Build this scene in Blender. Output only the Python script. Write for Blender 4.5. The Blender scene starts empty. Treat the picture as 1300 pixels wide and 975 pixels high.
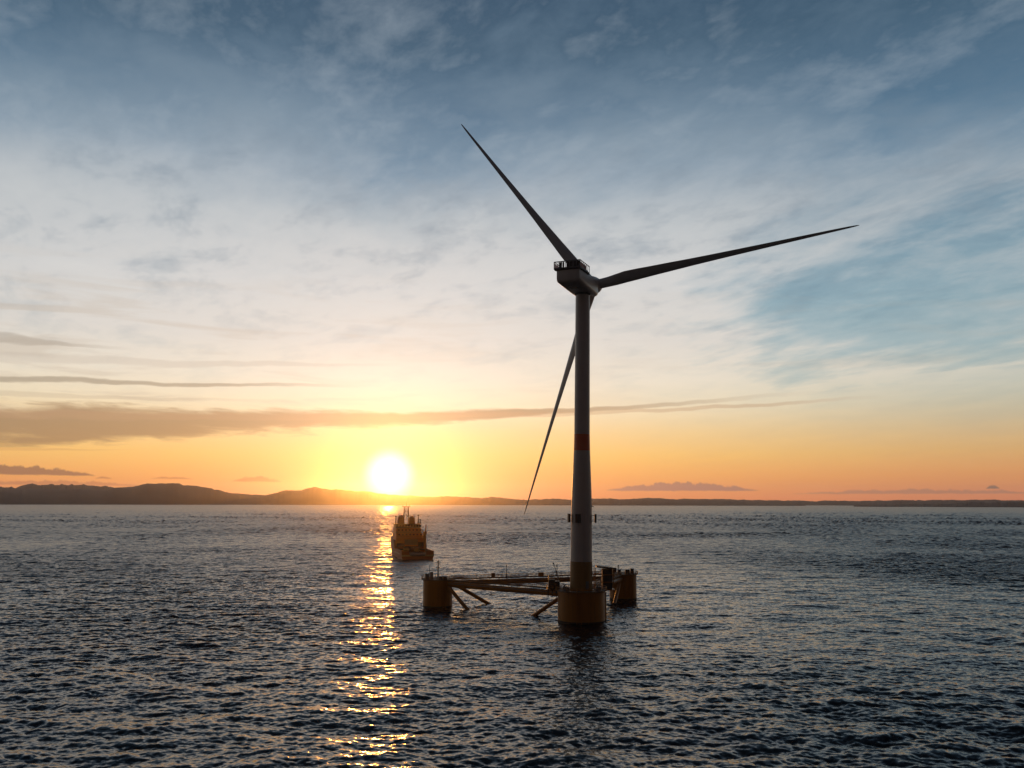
import bpy, math, random
import numpy as np
from mathutils import Vector, Matrix

random.seed(7)
R = math.radians
scene = bpy.context.scene
C = scene.collection

# ------------------------------------------------------------------ camera
HC = 35.1
PITCH = math.atan(150.5 / 1100.0)
cam_d = bpy.data.cameras.new("camera")
cam = bpy.data.objects.new("camera", cam_d)
C.objects.link(cam)
cam_d.sensor_width = 36.0
cam_d.lens = 36.0 * 1100.0 / 1300.0
cam_d.clip_start = 0.5
cam_d.clip_end = 90000.0
cam.matrix_world = (Matrix.Translation((0, 0, HC)) @ Matrix.Rotation(R(90) + PITCH, 4, 'X')
                    @ Matrix.Rotation(R(0.13), 4, 'Z'))
scene.camera = cam

# ------------------------------------------------------------------ colour management / render
scene.view_settings.view_transform = 'Standard'
scene.view_settings.look = 'None'
scene.view_settings.exposure = 0.0
scene.view_settings.gamma = 1.0
scene.view_settings.use_curve_mapping = False
try:
    scene.render.engine = 'CYCLES'
    scene.cycles.max_bounces = 6
    scene.cycles.volume_bounces = 0
    scene.cycles.sample_clamp_indirect = 6.0
    scene.cycles.sample_clamp_direct = 0.0
    scene.cycles.use_denoising = True
except Exception:
    pass


def s2l(c):
    out = []
    for v in c:
        v = v / 255.0
        out.append(v / 12.92 if v <= 0.04045 else ((v + 0.055) / 1.055) ** 2.4)
    return tuple(out)


# ------------------------------------------------------------------ node expression helper
class X:
    """a float socket or constant inside a node tree, with arithmetic"""
    nt = None

    def __init__(self, s):
        self.s = s

    @staticmethod
    def m(op, *args, clamp=False):
        n = X.nt.nodes.new('ShaderNodeMath')
        n.operation = op
        n.use_clamp = clamp
        for i, a in enumerate(args):
            a = a.s if isinstance(a, X) else a
            if isinstance(a, (int, float)):
                n.inputs[i].default_value = float(a)
            else:
                X.nt.links.new(a, n.inputs[i])
        return X(n.outputs[0])

    def __add__(s, o): return X.m('ADD', s, o)
    __radd__ = __add__
    def __sub__(s, o): return X.m('SUBTRACT', s, o)
    def __rsub__(s, o): return X.m('SUBTRACT', o, s)
    def __mul__(s, o): return X.m('MULTIPLY', s, o)
    __rmul__ = __mul__
    def __truediv__(s, o): return X.m('DIVIDE', s, o)
    def __neg__(s): return X.m('MULTIPLY', s, -1.0)


def smooth(x, a, b):
    """0 at a, 1 at b (a may be larger than b)"""
    n = X.nt.nodes.new('ShaderNodeMapRange')
    n.interpolation_type = 'SMOOTHSTEP'
    X.nt.links.new(x.s, n.inputs['Value'])
    if a < b:
        n.inputs['From Min'].default_value, n.inputs['From Max'].default_value = a, b
        n.inputs['To Min'].default_value, n.inputs['To Max'].default_value = 0, 1
    else:
        n.inputs['From Min'].default_value, n.inputs['From Max'].default_value = b, a
        n.inputs['To Min'].default_value, n.inputs['To Max'].default_value = 1, 0
    return X(n.outputs['Result'])


def gauss(x, w):
    """exp(-(x/w)^2)"""
    q = x / w
    return X.m('EXPONENT', -(q * q))


def vec(x, y, z=0.0):
    n = X.nt.nodes.new('ShaderNodeCombineXYZ')
    for i, a in enumerate((x, y, z)):
        if isinstance(a, X):
            X.nt.links.new(a.s, n.inputs[i])
        else:
            n.inputs[i].default_value = float(a)
    return n.outputs[0]


def noise(v, scale, detail=4, rough=0.55, dist=0.0, dim='2D', color=False):
    n = X.nt.nodes.new('ShaderNodeTexNoise')
    n.noise_dimensions = dim
    X.nt.links.new(v, n.inputs['Vector'])
    n.inputs['Scale'].default_value = scale
    n.inputs['Detail'].default_value = detail
    n.inputs['Roughness'].default_value = rough
    n.inputs['Distortion'].default_value = dist
    return n.outputs['Color'] if color else X(n.outputs['Fac'])


def mixc(f, a, b, mode='MIX'):
    n = X.nt.nodes.new('ShaderNodeMix')
    n.data_type = 'RGBA'
    n.blend_type = mode
    n.clamp_factor = True
    for idx, v in ((0, f), (6, a), (7, b)):
        v = v.s if isinstance(v, X) else v
        if isinstance(v, (int, float)):
            n.inputs[idx].default_value = float(v)
        elif isinstance(v, tuple):
            n.inputs[idx].default_value = v + (1.0,) if len(v) == 3 else v
        else:
            X.nt.links.new(v, n.inputs[idx])
    return n.outputs[2]


def ramp(x, stops, lo, hi):
    n = X.nt.nodes.new('ShaderNodeValToRGB')
    t = (x - lo) / (hi - lo)
    X.nt.links.new(t.s, n.inputs[0])
    cr = n.color_ramp
    cr.interpolation = 'LINEAR'
    while len(cr.elements) < len(stops):
        cr.elements.new(0.5)
    for e, (p, c) in zip(cr.elements, stops):
        e.position = (p - lo) / (hi - lo)
        e.color = s2l(c) + (1.0,)
    return n.outputs['Color']


# ------------------------------------------------------------------ world: dusk sky with cirrus veil
SUN_AZ, SUN_EL = R(-8.02), R(1.76)
SUN_DIR = Vector((math.sin(SUN_AZ) * math.cos(SUN_EL), math.cos(SUN_AZ) * math.cos(SUN_EL), math.sin(SUN_EL)))

world = bpy.data.worlds.new("World")
scene.world = world
world.use_nodes = True
wt = world.node_tree
wt.nodes.clear()
X.nt = wt
tc = wt.nodes.new('ShaderNodeTexCoord')
sep = wt.nodes.new('ShaderNodeSeparateXYZ')
wt.links.new(tc.outputs['Generated'], sep.inputs[0])
dx, dy, dz = X(sep.outputs[0]), X(sep.outputs[1]), X(sep.outputs[2])
DEG = 57.29578
az = X.m('ARCTAN2', dx, dy) * DEG
el = X.m('ARCSINE', dz) * DEG
cosg = dx * SUN_DIR.x + dy * SUN_DIR.y + dz * SUN_DIR.z
gam = X.m('ARCCOSINE', X.m('MINIMUM', cosg, 1.0)) * DEG          # degrees from the sun
azs = az - math.degrees(SUN_AZ)

# a high cloud sheet seen in perspective
zz = X.m('MAXIMUM', dz, 0.0) + 0.16
sheet = vec(dx / zz, dy / zz)
streak = vec(az / 11.0, el / 1.15, 3.0)
n_big = noise(sheet, 1.5, 5, 0.52, 0.15)
n_mid = noise(vec(dx / zz + dy / zz * 0.25, dy / zz), 4.5, 8, 0.6, 0.2)
n_wisp = noise(vec(dx / zz * 1.6 + dy / zz * 0.9, dy / zz * 0.9, 0.0), 3.4, 9, 0.60, 0.12)
n_pat = noise(vec(dx / zz * 1.2 + dy / zz * 0.35, dy / zz), 11.0, 7, 0.62, 0.25)
n_str = noise(streak, 1.0, 6, 0.55, 0.3)
n_fine = noise(vec(az / 3.2, el / 0.55, 9.0), 1.0, 6, 0.6, 0.3)

veil = ramp(el, [(0, (250, 148, 98)), (1.5, (252, 173, 100)), (3, (250, 198, 116)), (4.5, (243, 208, 150)),
                 (6.2, (241, 225, 193)), (8, (235, 226, 209)), (10.5, (222, 218, 212)), (14, (212, 213, 213)),
                 (18, (194, 200, 204)), (21.5, (164, 178, 190)), (25, (132, 153, 170)), (29, (104, 128, 148)),
                 (34, (74, 96, 120)), (42, (52, 50, 58)), (90, (30, 29, 35))], 0, 90)
clear = ramp(el, [(0, (234, 140, 106)), (1.6, (238, 160, 104)), (3.2, (226, 180, 124)), (5.2, (203, 192, 164)),
                  (7.2, (172, 190, 188)), (9.5, (150, 182, 192)), (13, (124, 166, 184)), (17, (112, 150, 172)),
                  (21, (94, 132, 160)), (25, (86, 118, 144)), (29, (68, 98, 122)), (34, (52, 80, 106)),
                  (42, (34, 48, 66)), (90, (24, 38, 58))], 0, 90)

# how much of the veil there is
edge = 23.0 - smooth(az, 2.0, 28.0) * 4.5
up = X.m('SUBTRACT', 1.0, smooth(el - edge + (n_big - 0.5) * 15.0 + (n_mid - 0.5) * 13.0, -7.0, 8.0))
qa = (az - 29.0) / 15.5
qe = (el - 12.0) / 5.6
hole = smooth(qa * qa + qe * qe + (n_big - 0.5) * 2.2 + (n_wisp - 0.5) * 1.8, 1.5, 0.15)
low = smooth(az, 6.0, 34.0) * smooth(el, 10.0, 5.0) * 0.8
cov = X.m('MULTIPLY', up, 1.0 - X.m('MAXIMUM', hole * 0.80, low))
cov = X.m('ADD', cov, (n_wisp - 0.5) * 0.30 + (n_mid - 0.5) * 0.30, clamp=True)
sky = mixc(cov, clear, veil)
# mottling of the sheet: thinner and thicker places
tex = ((n_mid - 0.5) * 0.95 + (n_wisp - 0.5) * 0.28 + (n_pat - 0.5) * 0.46) * smooth(el, 5.0, 18.0)
thick = mixc(smooth(el, 14.0, 26.0), s2l((226, 225, 222)), s2l((184, 196, 206)))
sky = mixc(X.m('ADD', 0.0, tex, clamp=True), sky, thick)
sky = mixc(X.m('MULTIPLY', tex, -1.5, clamp=True), sky, s2l((110, 134, 154)))
# soft grey-beige streaks low in the sky, left of the sun
left = smooth(az, 4.0, -24.0)
st1 = smooth(n_str, 0.50, 0.70) * smooth(el, 3.5, 6.0) * smooth(el, 16.0, 10.0) * (0.25 + left * 0.55)
sky = mixc(st1 * 0.55, sky, s2l((196, 182, 166)))

# long stratus bars
def bar(colour, el0, slope, half0, half1, az0, az1, azf, amount, wob=0.25):
    global sky
    t = smooth(az, az0, az1)
    mid = el0 + slope * (az - az0) + (noise(vec(az / 6.0, el0, 0.0), 1.0, 3) - 0.5) * wob * 2
    hw = half0 + (half1 - half0) * t
    q = (el - mid + (n_fine - 0.5) * hw * 1.1 + (n_str - 0.5) * hw * 1.3) / hw
    a = smooth(q * q, 1.25, 0.12) * smooth(az, az1 + azf, az1 - azf)
    sky = mixc(a * amount, sky, s2l(colour))

bar((146, 116, 92), 4.15, 0.050, 1.30, 0.16, -34.0, 10.0, 12.0, 0.82)
bar((188, 150, 118), 4.9, 0.026, 0.30, 0.12, -34.0, 20.0, 5.0, 0.45)
bar((146, 134, 118), 6.85, 0.026, 0.24, 0.12, -36.0, -14.0, 6.0, 0.66)
bar((188, 172, 150), 6.0, 0.02, 0.22, 0.10, -36.0, -18.0, 6.0, 0.35)
bar((172, 162, 150), 9.4, -0.03, 0.40, 0.12, -34.0, -26.0, 3.0, 0.60)
bar((190, 178, 166), 8.3, 0.03, 0.34, 0.12, -30.0, -10.0, 5.0, 0.35)
bar((222, 166, 104), 2.75, 0.045, 0.14, 0.05, -33.0, -25.0, 3.0, 0.50)

# small cumulus near the horizon: flat base, lumpy top
n_cum = noise(vec(az * 1.0, el * 1.6, 2.0), 1.3, 6, 0.6, 0.2)
def cumulus(colour, a0, a1, base, top, amount, seed):
    global sky
    u = (az - (a0 + a1) / 2) / ((a1 - a0) / 2)
    lump = noise(vec(az * 0.9 + seed * 7.3, el * 0.6, 0.0), 1.4, 5, 0.62)
    h = (top - base) * (1.0 - u * u) * (0.25 + lump * 1.5)
    y = el - base - (n_cum - 0.5) * 0.10
    a = smooth(h - y, -0.03, 0.10) * smooth(y, -0.06, 0.05) * smooth(u * u, 1.0, 0.85)
    sky = mixc(a * amount, sky, s2l(colour))

cumulus((134, 96, 84), -34.0, -25.4, 1.52, 2.05, 0.85, 1)
cumulus((176, 110, 82), -25.6, -24.6, 1.36, 1.50, 0.75, 2)
cumulus((170, 104, 86), -33.0, -22.5, 0.95, 1.22, 0.55, 3)
cumulus((196, 118, 76), -22.6, -20.0, 1.40, 1.56, 0.80, 4)
cumulus((190, 112, 70), -17.9, -14.7, 1.28, 1.60, 0.80, 5)
cumulus((160, 116, 112), 6.0, 16.0, 0.78, 1.32, 0.85, 6)
cumulus((176, 128, 112), 17.5, 33.0, 0.58, 0.86, 0.70, 7)
cumulus((112, 100, 98), 28.5, 29.25, 0.86, 1.06, 0.9, 8)

# brightness falls away from the sunset side
back = smooth(cosg, 0.74, -0.25)
fore = 1.0 - smooth(gam, 14.0, 42.0) * 0.12
sky = mixc(1.0, sky, vec(fore, fore, fore), 'MULTIPLY')
dusk = ramp(el, [(-10, (24, 22, 24)), (0, (64, 44, 40)), (8, (58, 44, 42)), (30, (40, 37, 41)), (90, (22, 30, 44))], -10, 90)
sky = mixc(back, sky, dusk)

# the air lit up around the sun, and the disc itself
aur = gauss(gam, 9.0) * 0.16
sky = mixc(1.0, sky, vec(aur * 0.75, aur * 0.95, aur * 1.0), 'ADD')
aur2 = gauss(gam, 3.0)
sky = mixc(1.0, sky, vec(aur2 * 0.12, aur2 * 0.16, aur2 * 0.0), 'ADD')
disc = smooth(gam, 2.0, 0.4)
sky = mixc(1.0, sky, vec(disc * 1.9, disc * 1.6, disc * 1.15), 'ADD')

nsky = wt.nodes.new('ShaderNodeTexSky')
nsky.sky_type = 'NISHITA'
nsky.sun_disc = False
nsky.sun_elevation = SUN_EL
nsky.sun_rotation = SUN_AZ
nsky.air_density = 1.0
nsky.dust_density = 2.0
bg1 = wt.nodes.new('ShaderNodeBackground')
bg1.inputs[1].default_value = 0.014
wt.links.new(nsky.outputs[0], bg1.inputs[0])
bg2 = wt.nodes.new('ShaderNodeBackground')
bg2.inputs[1].default_value = 0.94
wt.links.new(sky, bg2.inputs[0])
addn = wt.nodes.new('ShaderNodeAddShader')
wo = wt.nodes.new('ShaderNodeOutputWorld')
wt.links.new(bg1.outputs[0], addn.inputs[0])
wt.links.new(bg2.outputs[0], addn.inputs[1])
wt.links.new(addn.outputs[0], wo.inputs[0])

# ------------------------------------------------------------------ sun
sl = bpy.data.lights.new("sun", 'SUN')
sl.energy = 0.7
sl.angle = R(0.53)
sl.color = (1.0, 0.34, 0.05)
sun = bpy.data.objects.new("sun", sl)
C.objects.link(sun)
sun.rotation_euler = SUN_DIR.to_track_quat('Z', 'Y').to_euler()
sun.location = (-200, 1200, 300)


# ------------------------------------------------------------------ tagging helpers
def tag(o, label=None, cat=None, group=None, kind=None):
    if label: o['label'] = label
    if cat: o['category'] = cat
    if group: o['group'] = group
    if kind: o['kind'] = kind
    return o


def empty(name, loc, rot=(0, 0, 0)):
    o = bpy.data.objects.new(name, None)
    C.objects.link(o)
    o.location = loc
    o.rotation_euler = rot
    o.empty_display_size = 1.0
    return o


class MB:
    """collects shapes and links them as one mesh object"""

    def __init__(self):
        self.v, self.f = [], []

    def add(self, verts, faces):
        k = len(self.v)
        self.v += [tuple(p) for p in verts]
        self.f += [tuple(i + k for i in f) for f in faces]
        return self

    def box(self, c, s, rot=None):
        x, y, z = (d / 2 for d in s)
        pts = [Vector(p) for p in ((-x, -y, -z), (x, -y, -z), (x, y, -z), (-x, y, -z),
                                   (-x, -y, z), (x, -y, z), (x, y, z), (-x, y, z))]
        if rot is not None:
            pts = [rot @ p for p in pts]
        c = Vector(c)
        return self.add([p + c for p in pts],
                        [(3, 2, 1, 0), (4, 5, 6, 7), (0, 1, 5, 4), (1, 2, 6, 5), (2, 3, 7, 6), (3, 0, 4, 7)])

    def loft(self, rings, closed=True, caps=True):
        n = len(rings[0])
        vs = [p for r in rings for p in r]
        fs = []
        for i in range(len(rings) - 1):
            for j in range(n if closed else n - 1):
                a, b = i * n + j, i * n + (j + 1) % n
                fs.append((a, b, b + n, a + n))
        if caps:
            fs.append(tuple(range(n - 1, -1, -1)))
            fs.append(tuple((len(rings) - 1) * n + j for j in range(n)))
        return self.add(vs, fs)

    def tube(self, p0, p1, r0, r1=None, n=10):
        p0, p1 = Vector(p0), Vector(p1)
        r1 = r0 if r1 is None else r1
        d = (p1 - p0).normalized()
        a = d.orthogonal().normalized()
        b = d.cross(a)
        rings = []
        for p, r in ((p0, r0), (p1, r1)):
            rings.append([p + (a * math.cos(t) + b * math.sin(t)) * r for t in (2 * math.pi * k / n for k in range(n))])
        return self.loft(rings)

    def lathe(self, prof, c=(0, 0, 0), n=48):
        """prof: (radius, z) from bottom to top"""
        rings = [[(c[0] + r * math.cos(2 * math.pi * k / n), c[1] + r * math.sin(2 * math.pi * k / n), c[2] + z)
                  for k in range(n)] for r, z in prof]
        return self.loft(rings)

    def rail(self, pts, h=1.1, step=1.6, r=0.05, closed=False):
        """posts, top, middle and toe rail along a polyline at floor level"""
        pts = [Vector(p) for p in pts]
        if closed:
            pts.append(pts[0])
        for a, b in zip(pts[:-1], pts[1:]):
            for hh in (h, h * 0.55, 0.12):
                self.tube(a + Vector((0, 0, hh)), b + Vector((0, 0, hh)), r if hh > 0.2 else r * 1.3, n=5)
            k = max(1, int(round((b - a).length / step)))
            for i in range(k):
                p = a + (b - a) * (i / k)
                self.tube(p, p + Vector((0, 0, h)), r, n=5)
        p = pts[-1]
        self.tube(p, p + Vector((0, 0, h)), r, n=5)
        return self

    def build(self, name, mat, parent=None, smooth_deg=35):
        me = bpy.data.meshes.new(name)
        me.from_pydata(self.v, [], self.f)
        me.update()
        if smooth_deg:
            me.polygons.foreach_set('use_smooth', [True] * len(me.polygons))
            me.set_sharp_from_angle(angle=R(smooth_deg))
        me.materials.append(mat)
        o = bpy.data.objects.new(name, me)
        C.objects.link(o)
        if parent is not None:
            o.parent = parent
        return o


def circle(cx, cy, z, r, n=32, a0=0.0, a1=2 * math.pi):
    return [(cx + r * math.cos(a0 + (a1 - a0) * k / n), cy + r * math.sin(a0 + (a1 - a0) * k / n), z) for k in range(n)]


# ------------------------------------------------------------------ materials
def new_mat(name):
    m = bpy.data.materials.new(name)
    m.use_nodes = True
    X.nt = m.node_tree
    return m, m.node_tree, m.node_tree.nodes['Principled BSDF']


def paint(name, col, rough=0.45, dirt=(0.12, 0.07, 0.04), dirt_amt=0.35, scale=0.35, metal=0.0):
    """painted steel: slight tonal drift, run-off streaks and grime"""
    m, nt, b = new_mat(name)
    t = nt.nodes.new('ShaderNodeTexCoord')
    s = nt.nodes.new('ShaderNodeSeparateXYZ')
    nt.links.new(t.outputs['Object'], s.inputs[0])
    x, y, z = (X(s.outputs[i]) for i in range(3))
    st = noise(vec(x * 2.2, y * 2.2, z * 0.12), scale * 2.0, 5, 0.6, 0.2, '3D')
    sp = noise(vec(x, y, z), scale * 3.0, 7, 0.65, 0.0, '3D')
    d = smooth(st * 0.65 + sp * 0.45, 0.52, 0.82) * dirt_amt
    c = mixc(d, col, dirt)
    v = 0.86 + sp * 0.26
    c = mixc(1.0, c, vec(v, v, v), 'MULTIPLY')
    nt.links.new(c, b.inputs['Base Color'])
    nt.links.new((rough + d * 0.4).s, b.inputs['Roughness'])
    b.inputs['Metallic'].default_value = metal
    return m


M_TOWER = paint('tower_paint', (0.60, 0.55, 0.52), 0.38, dirt_amt=0.22, scale=0.2)
M_BLADE = paint('blade_gelcoat', (0.56, 0.56, 0.55), 0.32, dirt_amt=0.15, scale=0.15)
M_RED = paint('red_paint', (0.80, 0.135, 0.055), 0.42, dirt_amt=0.2)
M_YELLOW = paint('yellow_paint', (0.42, 0.165, 0.022), 0.42, dirt_amt=0.6, scale=0.4)
M_SPLASH = paint('splash_zone_growth', (0.060, 0.046, 0.030), 0.7, (0.02, 0.03, 0.02), 0.7, 0.9)
M_GREY = paint('grey_steel', (0.20, 0.20, 0.20), 0.5, dirt_amt=0.5)
M_DARK = paint('dark_equipment', (0.055, 0.055, 0.058), 0.5, dirt_amt=0.4)
M_GRATE = paint('deck_grating', (0.16, 0.14, 0.10), 0.7, dirt_amt=0.5)
M_HULL = paint('ship_hull_red', (0.32, 0.080, 0.032), 0.45, dirt_amt=0.4)
M_SHIPW = paint('ship_cream', (0.42, 0.27, 0.15), 0.45, dirt_amt=0.35)
M_SHIPO = paint('ship_glare_orange', (0.86, 0.275, 0.065), 0.45, dirt_amt=0.35)  # orange sun glare over the ship put into its paint colour
M_DECK = paint('ship_deck', (0.10, 0.045, 0.03), 0.7, dirt_amt=0.5)
M_GLASS = new_mat('dark_glass')[0]
_b = M_GLASS.node_tree.nodes['Principled BSDF']
_b.inputs['Base Color'].default_value = (0.015, 0.018, 0.02, 1)
_b.inputs['Roughness'].default_value = 0.08

# ------------------------------------------------------------------ sea
def wave_tile(N, L, seed, wind_deg, lam_lo, lam_hi, slope_rms, peak, spread):
    """band-limited directional sea: height, x/y choppy displacement, scaled to the given rms slope"""
    rng = np.random.default_rng(seed)
    k1 = 2 * np.pi * np.fft.fftfreq(N, L / N)
    kx, ky = np.meshgrid(k1, k1, indexing='ij')
    k = np.hypot(kx, ky)
    k[0, 0] = 1e-6
    kp = 2 * np.pi / peak
    S = np.exp(-1.25 * (kp / k) ** 2) / k ** 4
    w = R(wind_deg)
    c = (kx * math.cos(w) + ky * math.sin(w)) / k
    S = S * (np.maximum(c, 0) ** spread + 0.06)
    lam = 2 * np.pi / k
    S[(lam < lam_lo) | (lam > lam_hi)] = 0
    S[0, 0] = 0
    H = (rng.normal(size=(N, N)) + 1j * rng.normal(size=(N, N))) * np.sqrt(S)
    h = np.fft.ifft2(H).real
    sx = np.fft.ifft2(1j * kx * H).real
    sy = np.fft.ifft2(1j * ky * H).real
    g = slope_rms / math.sqrt((sx ** 2 + sy ** 2).mean())
    ddx = np.fft.ifft2(1j * kx / k * H).real
    ddy = np.fft.ifft2(1j * ky / k * H).real
    return np.stack([h * g, -ddx * g, -ddy * g], -1).astype(np.float32), L


def sample(tile, x, y, rot=0.0):
    A, L = tile
    N = A.shape[0]
    c, s = math.cos(rot), math.sin(rot)
    u = ((x * c + y * s) / L * N) % N
    v = ((-x * s + y * c) / L * N) % N
    i, j = np.floor(u).astype(int), np.floor(v).astype(int)
    fu, fv = (u - i)[..., None], (v - j)[..., None]
    i, j = i % N, j % N
    i1, j1 = (i + 1) % N, (j + 1) % N
    r = (A[i, j] * (1 - fu) * (1 - fv) + A[i1, j] * fu * (1 - fv) + A[i, j1] * (1 - fu) * fv + A[i1, j1] * fu * fv)
    out = r.copy()
    out[..., 1] = r[..., 1] * c - r[..., 2] * s
    out[..., 2] = r[..., 1] * s + r[..., 2] * c
    return out


def make_sea():
    # rows: radial distances, finer than the waves they carry
    rs = [40.0]
    while rs[-1] < 18000:
        r = rs[-1]
        d = 0.30 if r < 170 else max(0.30, r * r / 30800.0 * 0.05)
        if r < 95: d = 0.6
        rs.append(r + d)
    rs = np.array(rs)
    drs = np.gradient(rs)
    na = 1450
    fine = np.linspace(R(-52), R(52), na)
    coarse = np.linspace(R(52), R(308), 130)[1:-1]
    th = np.concatenate([fine, coarse])
    rr, tt = np.meshgrid(rs, th, indexing='ij')
    x, y = rr * np.sin(tt), rr * np.cos(tt)
    dd = np.broadcast_to(np.maximum(drs, rs * (fine[1] - fine[0]))[:, None], rr.shape)
    D = np.zeros(rr.shape + (3,), np.float32)
    # gusts: slow patches of livelier and calmer water
    gust_steep = sample(wave_tile(256, 1900.0, 5, 80, 120, 900, 1.0, 420, 0), x, y)[..., 0]
    gust_steep = np.clip(1.0 + 0.36 * gust_steep / gust_steep.std(), 0.6, 1.7)
    # waves steepened to the right, added so the sea there reflects darker sky
    gust_steep = gust_steep * (1.0 + 0.45 * np.clip((x - 15.0) / (60.0 + 0.30 * y), 0, 1))
    bands = [  # tile, typical wavelength, rotation
        (wave_tile(512, 613.0, 11, -97, 14, 70, 0.050, 30, 3), 22.0, 0.0),
        (wave_tile(1024, 409.0, 12, -84, 5.5, 15, 0.066, 11, 5), 9.0, 0.0),
        (wave_tile(1024, 289.0, 13, -102, 2.2, 6.0, 0.115, 4.4, 4), 3.8, 0.21),
        (wave_tile(1024, 161.0, 14, -90, 0.75, 2.3, 0.145, 1.8, 2.2), 1.4, -0.3),
    ]
    miss = np.zeros(rr.shape)
    for (tile, lam, rot), sl_ in zip(bands, (0.050, 0.066, 0.115, 0.145)):
        w = np.clip((lam / dd - 1.0) / 1.6, 0, 1)
        gg = gust_steep if lam < 12 else 1.0
        D += sample(tile, x, y, rot) * (w * gg)[..., None]
        miss += (sl_ * sl_) * (1 - w * w)
    # the far water: longer seas, the shortest the sheet can still carry there
    for tile, sl_, lo, hi, sx_ in ((wave_tile(1024, 701.0, 21, -93, 6, 22, 0.15, 11, 1), 0.15, (0.6, 1.6), (3, 7), 1.2),
                                   (wave_tile(1024, 1303.0, 23, -91, 12, 40, 0.19, 22, 0.8), 0.19, (2.2, 5.0), (8, 17), 2.0),
                                   (wave_tile(512, 3907.0, 22, -88, 36, 120, 0.07, 64, 0.5), 0.07, (6.0, 12.0), (18, 45), 3.0)):
        w = np.clip((dd - lo[0]) / (lo[1] - lo[0]), 0, 1) * np.clip((hi[1] - dd) / (hi[1] - hi[0]), 0, 1)
        D += sample(tile, x * sx_, y, 0.1) * (w * gust_steep)[..., None] * np.array([1, 1 / sx_, 1], np.float32)
    side = (np.abs(tt) > R(51.9)) & (tt < R(308.1))
    D[side] = 0
    px, py, pz = x + D[..., 1] * 0.9, y + D[..., 2] * 0.9, D[..., 0]
    nr, nc = rr.shape
    co = np.stack([px, py, pz], -1).reshape(-1, 3)
    co = np.concatenate([co, np.array([[0, 0, 0]])])
    a = (np.arange(nr - 1)[:, None] * nc + np.arange(nc)[None, :])
    b = (np.arange(nr - 1)[:, None] * nc + (np.arange(nc)[None, :] + 1) % nc)
    q = np.stack([a, a + nc, b + nc, b], -1).reshape(-1, 4)
    # inner fan under the camera
    j = np.arange(nc)
    tri = np.stack([np.full(nc, nr * nc), j, (j + 1) % nc], -1)
    me = bpy.data.meshes.new('sea')
    nv = len(co)
    me.vertices.add(nv)
    me.vertices.foreach_set('co', co.astype(np.float32).ravel())
    loops = np.concatenate([q.ravel(), tri.ravel()]).astype(np.int32)
    me.loops.add(len(loops))
    me.loops.foreach_set('vertex_index', loops)
    starts = np.concatenate([np.arange(len(q)) * 4, len(q) * 4 + np.arange(len(tri)) * 3]).astype(np.int32)
    me.polygons.add(len(starts))
    me.polygons.foreach_set('loop_start', starts)
    me.polygons.foreach_set('use_smooth', np.ones(len(starts), bool))
    me.update(calc_edges=True)
    # slope variance that the sheet is too coarse to carry becomes micro roughness
    at = me.attributes.new('ripple', 'FLOAT', 'POINT')
    rip = np.append(np.sqrt(miss).ravel(), 0.05).astype(np.float32)
    at.data.foreach_set('value', rip)
    o = bpy.data.objects.new('sea', me)
    C.objects.link(o)
    return o


sea = make_sea()
tag(sea, 'dark rippled sea reaching to the hills on the horizon', 'water', kind='structure')
M_SEA, nt, bs = new_mat('sea_water')
t = nt.nodes.new('ShaderNodeTexCoord')
s = nt.nodes.new('ShaderNodeSeparateXYZ')
nt.links.new(t.outputs['Object'], s.inputs[0])
wx, wy = X(s.outputs[0]), X(s.outputs[1])
at = nt.nodes.new('ShaderNodeAttribute')
at.attribute_name = 'ripple'
rip = X(at.outputs['Fac'])
c1 = noise(vec(wx * 0.75, wy), 1.15, 5, 0.62, 0.4, color=True)
c2 = noise(vec(wx * 1.3, wy), 0.20, 3, 0.6, 0.3, color=True)
def split(cs):
    n = nt.nodes.new('ShaderNodeSeparateColor')
    nt.links.new(cs, n.inputs[0])
    return X(n.outputs[0]) - 0.5, X(n.outputs[1]) - 0.5
a1, b1 = split(c1)
a2, b2 = split(c2)
c3 = noise(vec(wx * 2.0, wy), 0.045, 4, 0.65, 0.3, color=True)
a3, b3 = split(c3)
k2 = rip * 1.1
nx = a1 * 0.75 + a2 * k2 * 0.7 + a3 * k2 * 0.3
ny = b1 * 0.65 + b2 * k2 * 0.8 + b3 * k2 * 0.6
geo = nt.nodes.new('ShaderNodeNewGeometry')
va = nt.nodes.new('ShaderNodeVectorMath'); va.operation = 'ADD'
nt.links.new(geo.outputs['Normal'], va.inputs[0])
nt.links.new(vec(nx, ny, 0.0), va.inputs[1])
vn = nt.nodes.new('ShaderNodeVectorMath'); vn.operation = 'NORMALIZE'
nt.links.new(va.outputs[0], vn.inputs[0])
nt.links.new(vn.outputs[0], bs.inputs['Normal'])
ro = X.m('MINIMUM', X.m('SQRT', X.m('ADD', rip * 0.36, 0.015)), 0.30)
nt.links.new(ro.s, bs.inputs['Roughness'])
bs.inputs['Base Color'].default_value = (0.005, 0.012, 0.016, 1)
bs.inputs['IOR'].default_value = 1.333
dk_ = nt.nodes.new('ShaderNodeBsdfDiffuse')          # light lost into the body of the water
dk_.inputs['Color'].default_value = (0.012, 0.012, 0.014, 1)
mx_ = nt.nodes.new('ShaderNodeMixShader')
mx_.inputs[0].default_value = 0.92
nt.links.new(dk_.outputs[0], mx_.inputs[1])
nt.links.new(bs.outputs[0], mx_.inputs[2])
nt.links.new(mx_.outputs[0], nt.nodes['Material Output'].inputs['Surface'])
sea.data.materials.append(M_SEA)

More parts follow.
